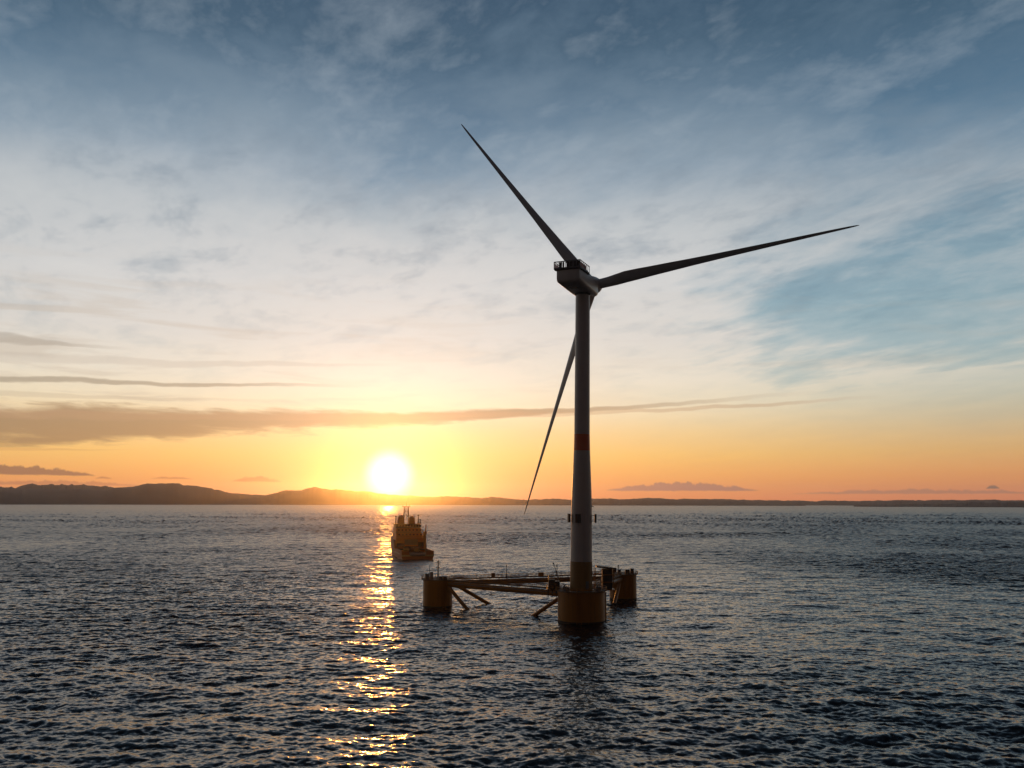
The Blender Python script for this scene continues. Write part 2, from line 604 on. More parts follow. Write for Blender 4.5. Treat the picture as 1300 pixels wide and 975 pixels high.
# ------------------------------------------------------------------ hills on the far shore
M_HILL, nt, bh = new_mat('hill_cover')
t = nt.nodes.new('ShaderNodeTexCoord')
n1 = noise(t.outputs['Object'], 0.0016, 8, 0.62, 0.3, '3D')
col = mixc(smooth(n1, 0.38, 0.64), (0.020, 0.024, 0.030), (0.046, 0.048, 0.056))
nt.links.new(col, bh.inputs['Base Color'])
bh.inputs['Roughness'].default_value = 0.9


def hills(prof, dist, depth, seed, label):
    """prof: (azimuth deg, height m) ridge line; a real range with slopes front and back"""
    rng = np.random.default_rng(seed)
    pa = np.array([p[0] for p in prof], float)
    ph = np.array([p[1] for p in prof], float)
    na, nd = 1000, 22
    aa = np.linspace(pa[0], pa[-1], na)
    ridge = np.interp(aa, pa, ph)
    ker = np.hanning(9); ker /= ker.sum()   # soften the corners of the outline
    ridge = np.convolve(np.pad(ridge, 4, 'edge'), ker, 'valid')
    rough = np.zeros(na)
    for w, amp in ((50, 5.0), (20, 3.5), (9, 2.5), (4, 2.2), (2, 1.6)):
        q = np.interp(np.arange(na), np.arange(0, na + w, w), rng.normal(size=len(np.arange(0, na + w, w))))
        rough += q * amp
    ridge = np.maximum(ridge + rough * np.minimum(1, ridge / 60), 0)
    verts, faces = [], []
    jit = rng.normal(size=(8, 8))
    for j in range(nd):
        t_ = j / (nd - 1)
        shape = math.sin(math.pi * min(1, t_ * 1.0)) ** 0.9 if t_ < 0.5 else math.cos((t_ - 0.5) * math.pi) ** 0.8
        for i in range(na):
            a = R(aa[i])
            spur = 1.0
            if 0.02 < t_ < 0.48:
                spur = 1.0 + 0.13 * math.sin(i * 0.14 + seed + 2.2 * math.sin(i * 0.03)) * math.sin(math.pi * t_ * 2)
            r = dist + depth * t_ + 160 * math.sin(i * 0.019 + seed) * (1 - t_)
            z = -4.0 + (ridge[i] + 4.0) * max(0.0, shape) * spur
            verts.append((r * math.sin(a), r * math.cos(a), z))
    for j in range(nd - 1):
        for i in range(na - 1):
            a = j * na + i
            faces.append((a, a + 1, a + na + 1, a + na))
    m = MB(); m.add(verts, faces)
    o = m.build('hills', M_HILL, None, 180)
    tag(o, label, 'hills', kind='structure')
    return o


def prof(pts, dist, base=639.5):
    """photo ridge heights in pixels -> (azimuth, metres) at that distance"""
    out = []
    for px, py in pts:
        out.append((math.degrees(math.atan((px - 650) / 1100.0 * 1.0)), max(0.0, (base - 2.0 - py) / 1100.0 * dist + 35)))
    return out


near_pts = [(-90, 626), (-30, 624), (0, 624.5), (60, 624), (140, 623.5), (152, 621.5), (170, 619.5), (190, 617), (217, 615.8),
            (233, 617.5), (250, 618), (270, 621), (287, 624), (300, 626.5), (320, 628.5), (342, 629), (355, 625.5),
            (370, 622.5), (382, 623.5), (392, 620.5), (402, 620), (412, 621), (450, 624.5), (480, 627), (500, 629),
            (540, 630.5), (570, 629.8), (600, 631), (630, 631), (660, 633.5), (700, 632.5), (745, 632.2), (800, 632.8),
            (860, 633.5), (920, 635.5), (980, 638.5), (1020, 640)]
hills(prof(near_pts, 12700), 11600, 2300, 3, 'dark low hills along the left shore below the sun')
far_left = [(-90, 621), (10, 622), (25, 622.5), (34, 619.5), (46, 618.3), (68, 619.2), (101, 619.2), (144, 620.5), (160, 624), (220, 628), (300, 632)]
hills(prof(far_left, 15400), 14600, 1600, 8, 'farther ridge rising behind the left hills')
far_right = [(700, 636), (780, 633), (830, 630.5), (850, 631), (910, 631.3), (960, 633), (1000, 633.5), (1060, 633.3),
             (1150, 632.6), (1200, 633.4), (1240, 632.2), (1300, 633), (1400, 632)]
hills(prof(far_right, 16500, 638.3), 15200, 2200, 12, 'pale hazy low hills along the right horizon')
right_near = [(1080, 640.5), (1160, 639.2), (1210, 638.6), (1235, 637.4), (1300, 637.0), (1400, 635)]
hills(prof(right_near, 10400, 640.6), 9700, 1200, 15, 'thin dark headland at the far right of the horizon')

# ------------------------------------------------------------------ haze
hz = MB().box((0, 0, 196), (37000, 37000, 408))
M_HAZE = bpy.data.materials.new('haze_air')
M_HAZE.use_nodes = True
nt = M_HAZE.node_tree
nt.nodes.clear()
pv = nt.nodes.new('ShaderNodeVolumePrincipled')
pv.inputs['Color'].default_value = (0.80, 0.84, 1.0, 1)
pv.inputs['Density'].default_value = 2.3e-5
pv.inputs['Anisotropy'].default_value = 0.93
ov = nt.nodes.new('ShaderNodeOutputMaterial')
nt.links.new(pv.outputs[0], ov.inputs['Volume'])
haze = hz.build('haze', M_HAZE, None, 0)
tag(haze, 'thin sunset haze lying over the sea', 'haze', kind='stuff')

# ------------------------------------------------------------------ floating platform
NEAR, LEFT, FAR = Vector((20.9, 266.0, 0)), Vector((-25.2, 302.9, 0)), Vector((41.2, 327.6, 0))
DECK = 9.0
plat = empty('floating_platform', (NEAR + LEFT + FAR) / 3)
tag(plat, 'yellow three-column floating platform joined by beams, carrying the wind turbine', 'floating platform')
PO = -(NEAR + LEFT + FAR) / 3


def column(c, r, splash_top):
    c = c + PO
    m = MB().lathe([(r, splash_top), (r, DECK - 0.35), (r + 0.18, DECK - 0.35), (r + 0.18, DECK)], c, 64)
    for zz_ in (3.1, 5.9):
        m.lathe([(r + 0.035, zz_), (r + 0.035, zz_ + 0.10)], c, 64)
    col_ = m.build('column', M_YELLOW, plat)
    w = MB().lathe([(r + 0.02, -5), (r + 0.02, splash_top)], c, 64)
    w.build('splash_band', M_SPLASH, col_)
    g = MB().lathe([(r + 0.7, DECK + 0.004), (r + 0.7, DECK + 0.10)], c, 48)
    g.build('deck', M_GRATE, col_)
    rl = MB()
    rl.rail(circle(c.x, c.y, DECK + 0.1, r + 0.6, 28), closed=True, r=0.06)
    rl.build('railing', M_YELLOW, col_)
    # fender and ladder pipes down the side
    ld = MB()
    for da in (-0.09, 0.09):
        a = R(-100) + da if c.y < 0 else R(-60) + da
        p = Vector((c.x + math.cos(a) * (r + 0.25), c.y + math.sin(a) * (r + 0.25), 0))
        ld.tube(p + Vector((0, 0, -2)), p + Vector((0, 0, DECK + 1.1)), 0.07, n=6)
    a = R(-100) if c.y < 0 else R(-60)
    tx = Vector((-math.sin(a), math.cos(a), 0))
    for k in range(26):
        p = Vector((c.x + math.cos(a) * (r + 0.25), c.y + math.sin(a) * (r + 0.25), 0.2 + k * 0.35))
        ld.tube(p - tx * 0.09 * r, p + tx * 0.09 * r, 0.035, n=5)
    ld.build('ladder', M_YELLOW, col_)
    return col_


col_near = column(NEAR, 7.05, 0.55)
col_left = column(LEFT, 4.95, 0.45)
col_far = column(FAR, 4.95, 0.45)
tag(col_near, 'widest column, under the turbine tower')

BEAM_Z = 7.6
def beam(a, ra, b, rb):
    a, b = a + PO, b + PO
    d = (b - a).normalized()
    s_ = Vector((-d.y, d.x, 0))
    p0, p1 = a + d * (ra - 0.3), b - d * (rb - 0.3)
    up = Vector((0, 0, BEAM_Z))
    m = MB().tube(p0 + up, p1 + up, 0.88, n=28)
    L = (p1 - p0).length
    for k in range(1, 6):
        p = p0 + d * (L * k / 6)
        m.tube(p + up - d * 0.06, p + up + d * 0.06, 0.95, n=28)
    o = m.build('beam', M_YELLOW, plat)
    w = MB()
    rot = Matrix.Rotation(math.atan2(d.y, d.x), 3, 'Z')
    q0, q1 = a + d * (ra + 0.7), b - d * (rb + 0.7)
    wl = (q1 - q0).length
    mid = (q0 + q1) / 2
    zf = DECK + 0.02
    w.box(mid + Vector((0, 0, zf)), (wl, 1.3, 0.08), rot)
    for sg in (-1, 1):
        w.box(mid + s_ * 0.66 * sg + Vector((0, 0, zf - 0.03)), (wl, 0.09, 0.22), rot)
    k = int(wl / 3.2)
    for i in range(k + 1):
        p = q0 + (q1 - q0) * (i / k)
        for sg in (-1, 1):
            w.tube(p + s_ * 0.55 * sg + Vector((0, 0, BEAM_Z + 0.5)), p + s_ * 0.62 * sg + Vector((0, 0, zf)), 0.07, n=6)
    w.build('walkway', M_GRATE, o)
    rl = MB()
    for sg in (-1, 1):
        rl.rail([q0 + s_ * 0.62 * sg + Vector((0, 0, zf + 0.04)), q1 + s_ * 0.62 * sg + Vector((0, 0, zf + 0.04))], r=0.055)
    rl.build('railing', M_YELLOW, o)
    cb = MB()                                        # cable tray and pipe run under the walkway edge
    cb.tube(q0 + s_ * 0.95 + Vector((0, 0, BEAM_Z + 0.55)), q1 + s_ * 0.95 + Vector((0, 0, BEAM_Z + 0.55)), 0.12, n=8)
    cb.tube(q0 - s_ * 0.98 + Vector((0, 0, BEAM_Z + 0.35)), q1 - s_ * 0.98 + Vector((0, 0, BEAM_Z + 0.35)), 0.09, n=8)
    cb.build('pipe', M_GREY, o)
    return o


beam(LEFT, 4.95, NEAR, 7.05)
beam(LEFT, 4.95, FAR, 4.95)
beam(NEAR, 7.05, FAR, 4.95)


def brace(a, b, s0, z0, s1):
    a, b = a + PO, b + PO
    d = (b - a).normalized()
    p0 = a + d * s0 + Vector((0, 0, z0))
    p1 = a + d * s1
    e = p0 + (p1 - p0) * 1.45
    o = MB().tube(p0, e, 0.62, n=24).build('brace', M_YELLOW, plat)
    return o


brace(LEFT, NEAR, 4.6, 7.0, 13.6)
brace(LEFT, FAR, 6.0, 7.2, 18.6)
brace(NEAR, LEFT, 6.8, 7.0, 18.2)
brace(NEAR, FAR, 6.8, 7.0, 18.2)
brace(FAR, NEAR, 4.6, 7.1, 15.8)
brace(FAR, LEFT, 4.6, 7.1, 18.0)

# caisson pipe on the right flank of the wide column, with its clamps
cs = MB()
cc = NEAR + PO + Vector((7.05, 3.2, 0))
cs.tube(cc + Vector((0, 0, -3)), cc + Vector((0, 0, 8.2)), 0.8, n=20)
for zz_ in (1.8, 5.2, 7.9):
    cs.tube(cc + Vector((0, 0, zz_)), cc + Vector((0, 0, zz_ + 0.25)), 0.92, n=20)
cs.build('caisson', M_YELLOW, plat)


def mast(p, h, r=0.11, arms=(), lean=(0, 0), name='light_mast', mat=None, lamp=True):
    m = MB()
    p = Vector(p) + PO
    top = p + Vector((lean[0], lean[1], h))
    m.tube(p, top, r * 1.25, r * 0.8, n=8)
    m.tube(p, p + Vector((0, 0, 0.12)), r * 2.6, n=10)
    for f_, half in arms:
        q = p + (top - p) * f_
        m.tube(q - Vector((half, 0, 0)), q + Vector((half, 0, 0)), r * 0.7, n=6)
    if lamp:
        m.lathe([(r * 1.0, 0), (r * 1.9, 0.05), (r * 1.9, 0.32), (r * 0.9, 0.42)], top, 10)
    return m.build(name, mat or M_GREY, plat)


# left column: navigation mast with crossarms, whip aerial, lockers
mast((-25.1, 302.0, DECK + 0.1), 5.9, 0.20, ((0.93, 1.0), (0.66, 0.8)))
mast((-28.0, 302.0, DECK + 0.1), 5.2, 0.07, (), lamp=False, name='aerial', mat=M_GREY)
for bx, by, sx, sy, sz in ((-28.6, 300.6, 1.5, 1.1, 1.9), (-27.2, 301.2, 1.0, 1.0, 2.4), (-28.9, 302.8, 0.9, 1.2, 1.5)):
    lk = MB().box(Vector((bx, by, DECK + 0.1 + sz / 2)) + PO, (sx, sy, sz))
    lk.box(Vector((bx, by, DECK + 0.1 + sz + 0.05)) + PO, (sx + 0.12, sy + 0.12, 0.1))
    lk.build('locker', M_GREY, plat)
#                                             # mooring winch drums on the left column
for bx in (-24.0, -22.6):
    wn = MB()
    q = Vector((bx, 300.6, DECK + 0.75)) + PO
    wn.tube(q - Vector((0.45, 0, 0)), q + Vector((0.45, 0, 0)), 0.45, n=16)
    for sg in (-0.5, 0.5):
        wn.tube(q + Vector((sg - 0.05, 0, 0)), q + Vector((sg + 0.05, 0, 0)), 0.65, n=16)
    wn.box(q - Vector((0, 0, 0.5)), (1.3, 1.1, 0.28))
    wn.build('winch', M_DARK, plat)

# walkway posts on the far beam
dlf = (FAR - LEFT).normalized()
for t_, h_ in ((25.0, 3.9), (44.3, 3.7)):
    mast(LEFT + dlf * t_ + Vector((0, -0.7, DECK)), h_, 0.11, ((0.95, 0.45),))
for t_, sx, sz in ((20.0, 1.2, 1.6), (38.0, 1.9, 1.35)):
    q = LEFT + dlf * t_ + Vector((0, -0.75, DECK + 0.1 + sz / 2)) + PO
    bx = MB().box(q, (sx, 0.6, sz), Matrix.Rotation(math.atan2(dlf.y, dlf.x), 3, 'Z'))
    bx.build('junction_box', M_YELLOW, plat)

# near column, left: equipment cabin with a railed roof and a leaning davit
cab = MB()
q = Vector((12.9, 268.5, 0)) + PO
cab.box(q + Vector((0, 0, DECK + 0.05)), (4.3, 4.0, 0.18))
cab.box(q + Vector((-0.75, 0, DECK + 1.55)), (1.9, 2.8, 2.8))
cab.box(q + Vector((1.0, 0.2, DECK + 1.35)), (1.4, 2.4, 2.4))
cab.box(q + Vector((-0.75, 0, DECK + 3.0)), (2.1, 3.0, 0.12))
for k in range(4):
    cab.tube(q + Vector((-1.9 + k * 1.25, -1.8, 6.9)), q + Vector((-1.9 + k * 1.25, -1.8, DECK)), 0.12, n=8)
cabo = cab.build('equipment_cabin', M_DARK, plat)
rl = MB()
rl.rail([q + Vector((sx, sy, DECK + 0.14)) for sx, sy in ((2.1, -1.95), (-2.1, -1.95), (-2.1, 1.95))], r=0.06)
rl.rail([q + Vector((sx, sy, DECK + 3.06)) for sx, sy in ((0.2, -1.4), (-1.7, -1.4), (-1.7, 1.4))], h=0.9, r=0.05, step=0.8)
rl.build('railing', M_YELLOW, cabo)
dv = MB()
q2 = q + Vector((1.2, 0.6, DECK + 2.6))
dv.tube(q2, q2 + Vector((0, 0, 1.2)), 0.16, n=8)
dv.tube(q2 + Vector((0.2, 0, 0.6)), q2 + Vector((-1.3, 0.2, 5.2)), 0.13, 0.09, n=8)
dv.box(q2 + Vector((-1.35, 0.2, 5.2)), (0.5, 0.25, 0.3))
dv.tube(q2 + Vector((-1.4, 0.2, 5.1)), q2 + Vector((-1.4, 0.2, 4.2)), 0.03, n=5)
dv.build('davit', M_GREY, plat)
#                                         # pumps and lockers in front of the tower foot
for ox, oy, sx, sy, sz in ((-5.0, -1.6, 1.2, 1.0, 1.3), (-4.2, -3.6, 0.8, 0.8, 1.0), (4.6, -3.0, 1.2, 0.9, 1.4), (5.4, -1.0, 0.9, 0.9, 1.1)):
    pm = MB().box(NEAR + PO + Vector((ox, oy, DECK + 0.1 + sz / 2)), (sx, sy, sz))
    pm.tube(NEAR + PO + Vector((ox, oy, DECK + sz)), NEAR + PO + Vector((ox, oy, DECK + sz + 0.5)), 0.18, n=8)
    pm.build('pump', M_GREY, plat)

# near column, right: tall dark control house under an overhanging roof, on a framed stage
q = Vector((28.6, 271.0, 0)) + PO
st_ = MB()
st_.box(q + Vector((-0.3, 0, DECK - 0.1)), (6.2, 5.0, 0.25))
for sx in (-3.1, 2.4):
    for sy in (-2.2, 2.2):
        st_.box(q + Vector((sx, sy, DECK + 3.2)), (0.22, 0.22, 6.6))
for zz_ in (2.2, 4.4):
    for sy in (-2.2, 2.2):
        st_.box(q + Vector((-0.35, sy, DECK + zz_)), (5.4, 0.16, 0.18))
st_.tube(q + Vector((-3.0, -2.1, DECK + 2.3)), q + Vector((-0.6, -2.1, DECK + 4.3)), 0.09, n=6)
st_.tube(q + Vector((-3.0, -2.1, DECK + 4.4)), q + Vector((-0.6, -2.1, DECK + 6.3)), 0.09, n=6)
sto = st_.build('equipment_stage', M_YELLOW, plat)
ho = MB()
ho.box(q + Vector((0.6, 0.1, DECK + 3.05)), (3.0, 3.6, 5.9))
ho.box(q + Vector((0.6, -1.74, DECK + 1.2)), (1.0, 0.08, 2.0))
ho.box(q + Vector((0.6, -1.74, DECK + 4.6)), (2.2, 0.10, 0.12))
hoo = ho.build('control_house', M_DARK, plat)
MB().box(q + Vector((-0.2, 0, DECK + 6.55)), (5.0, 4.6, 0.5), Matrix.Rotation(R(6), 3, 'Y')).build('roof', M_DARK, hoo)

# far column: railed lockers, winch and a short mast
for ox, oy, sx, sy, sz in ((-3.4, -2.6, 1.4, 1.2, 2.2), (-1.7, -3.2, 1.1, 1.0, 1.5), (1.4, -2.4, 1.6, 1.2, 1.6), (3.2, -1.6, 1.2, 1.2, 1.9)):
    q3 = FAR + PO + Vector((ox, oy, DECK + 0.1 + sz / 2))
    lk = MB().box(q3, (sx, sy, sz))
    lk.box(q3 + Vector((0, 0, sz / 2 + 0.05)), (sx + 0.12, sy + 0.12, 0.1))
    lk.build('locker', M_DARK, plat)
mast(FAR + Vector((-1.9, -2.2, DECK)), 3.0, 0.14, ((0.9, 0.4),))

# ------------------------------------------------------------------ wind turbine
TB = Vector((20.9, 266.0, DECK + 0.1))
turb = empty('wind_turbine', TB, (0, R(0.8), 0))
tag(turb, 'tall pale wind turbine with three slender blades and one red band round its tower', 'wind turbine')
TOP = 99.6 - TB.z


def tower_r(z):
    zs = [9.0, 20, 34.6, 41.7, 50.7, 55.7, 78, 100]
    rr_ = [3.34, 3.20, 3.12, 2.86, 2.50, 2.38, 2.30, 2.24]
    return float(np.interp(z, zs, rr_))


def tower_part(name, z0, z1, mat, off=0.0, steps=16):
    zs = [z0 + (z1 - z0) * i / steps for i in range(steps + 1)]
    m = MB().lathe([(tower_r(z) + off, z - TB.z) for z in zs], (0, 0, 0), 72)
    return m.build(name, mat, turb)


M_TP = paint('weathered_yellow_paint', (0.32, 0.18, 0.065), 0.45, dirt_amt=0.6, scale=0.4)
tp = tower_part('transition_piece', 9.1, 17.7, M_TP, 0.06, 4)
tower_part('tower', 17.7, 50.9, M_TOWER)
tower_part('tower_band', 50.9, 55.9, M_RED, 0.0, 6)
t2 = tower_part('tower', 55.9, 99.7, M_TOWER)
for z in (17.7, 38.5, 62, 82):
    fl = MB().lathe([(tower_r(z) + 0.03 + (0.08 if z < 18 else 0), z - TB.z - 0.09), (tower_r(z) + 0.03 + (0.08 if z < 18 else 0), z - TB.z + 0.09)], (0, 0, 0), 72)
    fl.build('flange', M_TOWER, turb)
MB().lathe([(3.62, 0.0), (3.62, 0.35)], (0, 0, 0), 72).build('flange', M_YELLOW, turb)
dr = MB()
a = R(-62)
rot = Matrix.Rotation(a + R(90), 3, 'Z')
dr.box(Vector((math.cos(a), math.sin(a), 0)) * (tower_r(11) + 0.06) + Vector((0, 0, 1.7)), (1.1, 0.16, 2.3), rot)
dr.build('door', M_GREY, turb)

# four instrument boxes clamped round the tower, about 30 m above the water
for a_, outw in ((-112, 0.42), (-172, 0.75), (-4, 1.05), (88, 0.75)):
    a = R(a_)
    d = Vector((math.cos(a), math.sin(a), 0))
    rot = Matrix.Rotation(a, 3, 'Z')
    zc = 30.4 - TB.z
    m = MB().box(d * (tower_r(30) + outw) + Vector((0, 0, zc)), (0.62, 1.5, 2.5), rot)
    m.box(d * (tower_r(30) + outw) + Vector((0, 0, zc + 1.3)), (0.74, 1.62, 0.1), rot)
    for sz in (-0.8, 0.9):
        m.box(d * (tower_r(30) + outw / 2 - 0.05) + Vector((0, 0, zc + sz)), (outw + 0.1, 0.25, 0.14), rot)
    m.build('instrument_box', M_DARK, turb)
m = MB().box(Vector((tower_r(34) + 0.25, -0.3, 34.0 - TB.z)), (0.7, 0.35, 0.18), Matrix.Rotation(R(25), 3, 'Y'))
m.tube(Vector((tower_r(34) - 0.1, -0.3, 34.25 - TB.z)), Vector((tower_r(34) + 0.5, -0.3, 33.9 - TB.z)), 0.08, n=6)
m.build('bracket', M_DARK, turb)

# nacelle frame: local +Y is the rotor side (away from the camera), yawed to the right
YAW, TILT, AZ0, CONE = R(24.2), R(6), R(-38.34), R(4.81)
nac_rot = Matrix.Rotation(-YAW, 4, 'Z')


def NX(v):
    return nac_rot @ Vector(v)


def rrect(w, z0, z1, rt, rb, y, n=6, cx=0.0):
    """rounded rectangle section in the x-z plane at y (local nacelle frame)"""
    pts = []
    for cx_, cz_, r_, a0 in ((w / 2 - rb, z0 + rb, rb, -90), (w / 2 - rt, z1 - rt, rt, 0), (-w / 2 + rt, z1 - rt, rt, 90), (-w / 2 + rb, z0 + rb, rb, 180)):
        for k in range(n + 1):
            t_ = R(a0 + 90 * k / n)
            pts.append(NX((cx_ + r_ * math.cos(t_), y, cz_ + r_ * math.sin(t_))))
    return pts


zb = TOP + 0.4
secs = []
for y, w, z0, z1 in ((-13.6, 6.6, 1.4, 4.6), (-13.4, 7.2, 0.95, 4.75), (-12.9, 7.5, 0.6, 4.8), (-6, 7.6, 0.25, 5.0), (0, 7.5, 0.0, 5.6),
                     (4.0, 6.9, 0.1, 6.1), (6.2, 6.0, 0.5, 6.5), (6.9, 5.4, 0.8, 6.5)):
    secs.append(rrect(w, zb + z0, zb + z1, min(0.7, w * 0.2), 1.25, y))
nb = MB().loft(secs)
nac = nb.build('nacelle', M_TOWER, turb)
yr = MB().lathe([(2.24, TOP - 0.05), (2.55, TOP + 0.15), (2.75, TOP + 0.62)], (0, 0, 0), 48)
yr.build('yaw_ring', M_GREY, nac)
lv = MB()                                             # service hatch and louvre frames
lv.loft([[NX(p) for p in ((-1.2, -10.5 + d0, zb + 0.42 - d1), (1.2, -10.5 + d0, zb + 0.42 - d1), (1.2, -7.0 + d0, zb + 0.26 - d1), (-1.2, -7.0 + d0, zb + 0.26 - d1))] for d0, d1 in ((0, 0.0), (0, 0.12))])
lv.build('hatch', M_GREY, nac)
# hoist platform on the rear roof
hp = MB()
fz = zb + 4.72
def hbox(c, s_):
    hp.box(NX((c[0], c[1], c[2])), s_, nac_rot.to_3x3())
hbox((0, -9.9, fz + 0.12), (8.5, 8.6, 0.22))
for k in range(5):
    hbox((0, -13.6 + k * 1.9, fz - 0.12), (8.3, 0.2, 0.28))
hpo = hp.build('hoist_platform', M_DARK, nac)
rl = MB()
h0 = fz + 0.24
H_ = 2.1
def bar_(a, b, r):
    rl.tube(NX(a), NX(b), r, n=8)
for hh in (H_, 0.1):
    bar_((-4.15, -14.1, h0 + hh), (4.15, -14.1, h0 + hh), 0.16)
    bar_((-4.15, -14.1, h0 + hh), (-4.15, -5.7, h0 + hh), 0.13)
    bar_((4.15, -14.1, h0 + hh), (4.15, -5.7, h0 + hh), 0.13)
for x_ in (-4.15, -2.9, -1.7, -0.5, 0.7, 1.9, 3.0, 4.15):
    bar_((x_, -14.1, h0), (x_, -14.1, h0 + H_), 0.15 if abs(x_) > 4 else 0.09)
for k in range(1, 7):
    for sx in (-4.15, 4.15):
        bar_((sx, -14.1 + k * 1.4, h0), (sx, -14.1 + k * 1.4, h0 + H_), 0.09)
rl.build('railing', M_GREY, nac)
#                                        # wind-break panels on the rail
for x0_, x1_ in ((-2.7, -1.85), (-0.3, 4.0), (-1.55, -0.95)):
    pn = MB().box(NX(((x0_ + x1_) / 2, -13.92, h0 + H_ * 0.5)), (x1_ - x0_, 0.06, H_ * 0.86), nac_rot.to_3x3())
    pn.build('rail_panel', M_DARK, nac)
rp = MB().box(NX((4.06, -11.2, h0 + H_ * 0.42)), (0.06, 5.2, H_ * 0.72), nac_rot.to_3x3())
rp.build('side_panel', M_RED, nac)
rp = MB().box(NX((-4.06, -11.2, h0 + H_ * 0.42)), (0.06, 5.2, H_ * 0.72), nac_rot.to_3x3())
rp.build('side_panel', M_RED, nac)
cw = MB()                                             # wind vane mast and cooler on the roof
cw.tube(NX((1.2, -5.0, fz)), NX((1.2, -5.0, fz + 2.6)), 0.08, n=6)
cw.tube(NX((0.7, -5.0, fz + 2.5)), NX((1.7, -5.0, fz + 2.5)), 0.05, n=6)
cw.lathe([(0.06, 0), (0.13, 0.1), (0.05, 0.3)], NX((1.7, -5.0, fz + 2.5)), 8)
cw.lathe([(0.06, 0), (0.13, 0.1), (0.05, 0.3)], NX((0.7, -5.0, fz + 2.5)), 8)
cw.build('wind_vane', M_DARK, nac)

# rotor
ax = Vector((math.sin(YAW) * math.cos(TILT), math.cos(YAW) * math.cos(TILT), math.sin(TILT)))
side = Vector((math.cos(YAW), -math.sin(YAW), 0))
upv = side.cross(ax)
HUB = Vector((0, 0, 104.22 - TB.z)) + ax * 10.08
hb = MB()
prof_h = [(2.55, -3.3), (2.75, -2.6), (2.85, -0.5), (2.8, 0.8), (2.45, 2.2), (1.7, 3.2), (0.8, 3.8), (0.05, 4.0)]
rings = []
for r_, z_ in prof_h:
    rings.append([HUB + ax * z_ + (side * math.cos(t_) + upv * math.sin(t_)) * r_ for t_ in (2 * math.pi * k / 40 for k in range(40))])
hb.loft(rings)
hub = hb.build('hub', M_TOWER, turb)

BETA = R(-34)
BR = [2.2, 3.5, 5.5, 8, 11, 15, 20, 25, 32, 40, 50, 60, 68, 75, 79, 81.3, 82]
BC = [3.2, 3.2, 3.35, 3.8, 4.15, 3.95, 3.5, 3.15, 2.6, 2.15, 1.72, 1.34, 1.06, 0.80, 0.60, 0.36, 0.10]
BT = [1.0, 1.0, .88, .62, .44, .36, .31, .28, .25, .23, .21, .19, .18, .18, .18, .18, .2]      # thickness / chord
BW = [16, 16, 15, 13.5, 12, 10, 8, 6, 4.5, 3, 1.5, .5, 0, -.5, -.5, -.5, -.5]


def airfoil(n=22):
    """unit chord from -0.3 (leading edge) to 0.7, unit thickness; blends to a circle at the root"""
    up_, lo_ = [], []
    for k in range(n + 1):
        t_ = 0.5 - 0.5 * math.cos(math.pi * k / n)
        y = 5 * (0.2969 * math.sqrt(t_) - 0.1260 * t_ - 0.3516 * t_ ** 2 + 0.2843 * t_ ** 3 - 0.1036 * t_ ** 4)
        up_.append((t_ - 0.32, y * 1.12)); lo_.append((t_ - 0.32, -y * 0.88))
    return up_ + lo_[-2:0:-1]


AF = airfoil()
for kb in range(3):
    a = AZ0 + kb * 2 * math.pi / 3
    d = ((upv * math.cos(a) + side * math.sin(a)) * math.cos(CONE) + ax * math.sin(CONE)).normalized()
    axp = (ax - d * ax.dot(d)).normalized()
    tv = d.cross(axp)
    rings = []
    for r_, c_, th_, tw_ in zip(BR, BC, BT, BW):
        be = BETA - R(tw_) * 0.6
        e1 = tv * math.cos(be) + axp * math.sin(be)
        e2 = d.cross(e1)
        blend = min(1.0, max(0.0, (r_ - 3.5) / 7.0))
        bend = axp * (1.6 * (r_ / 82) ** 2 - 0.8 * (r_ / 82))
        ring = []
        for i, (u, v) in enumerate(AF):
            ang = 2 * math.pi * i / len(AF)
            cu, cv = -0.5 * math.cos(ang), 0.5 * math.sin(ang)
            uu = (u - 0.06) * blend + cu * (1 - blend)
            vv = v * th_ * blend + cv * (1 - blend)
            ring.append(HUB + d * r_ + bend + e1 * (uu * c_) + e2 * (vv * c_))
        rings.append(ring)
    MB().loft(rings).build('blade', M_BLADE, turb, 50)

# ------------------------------------------------------------------ offshore ship, seen from astern
ship = empty('offshore_ship', (-58.1, 545.0, 0), (0, 0, R(14.3)))
tag(ship, 'offshore supply ship steaming away beneath the sun, open deck at the stern and high wheelhouse', 'ship')
LS, BSH = 76.0, 10.6


def half_beam(t, z):
    """half breadth at station t (0 stern .. 1 bow), height z"""
    w = BSH
    if t > 0.55:
        q = (t - 0.55) / 0.45
        w *= math.sqrt(max(0.0, 1 - q ** (2.0 + 0.12 * z))) 
    if t < 0.12:
        w *= 0.94 + 0.06 * (t / 0.12)
    if z < 2:
        w *= 0.93 + 0.035 * max(z, 0)
    return max(w, 0.05)


def sheer(t):
    return 5.2 if t < 0.42 else 5.2 + 5.4 * min(1, (t - 0.42) / 0.05) + 2.4 * max(0, t - 0.6) / 0.4


hl = MB()
ts = [0, .03, .08, .15, .25, .35, .42, .47, .52, .6, .68, .76, .84, .9, .95, .985, 1.0]
rings = []
for t_ in ts:
    ring = []
    zt = sheer(t_)
    zs = [-2.5, 0, 1.6, 3.0, zt * 0.8, zt]
    for z in zs:
        ring.append((-half_beam(t_, z), t_ * LS - (0.6 * (1 - z / 6) if t_ == 0 else 0) + (0.25 * z if t_ > .9 else 0), z))
    for z in reversed(zs):
        ring.append((half_beam(t_, z), t_ * LS - (0.6 * (1 - z / 6) if t_ == 0 else 0) + (0.25 * z if t_ > .9 else 0), z))
    rings.append(ring)
n_ = len(rings[0])
fs = []
for i in range(len(rings) - 1):
    for j in range(n_):
        if j == n_ // 2 - 1 and ts[i] < 0.42:
            continue                                 # open top over the working deck
        a, b = i * n_ + j, i * n_ + (j + 1) % n_
        fs.append((a, b, b + n_, a + n_))
hl.add([p for r in rings for p in r], fs)
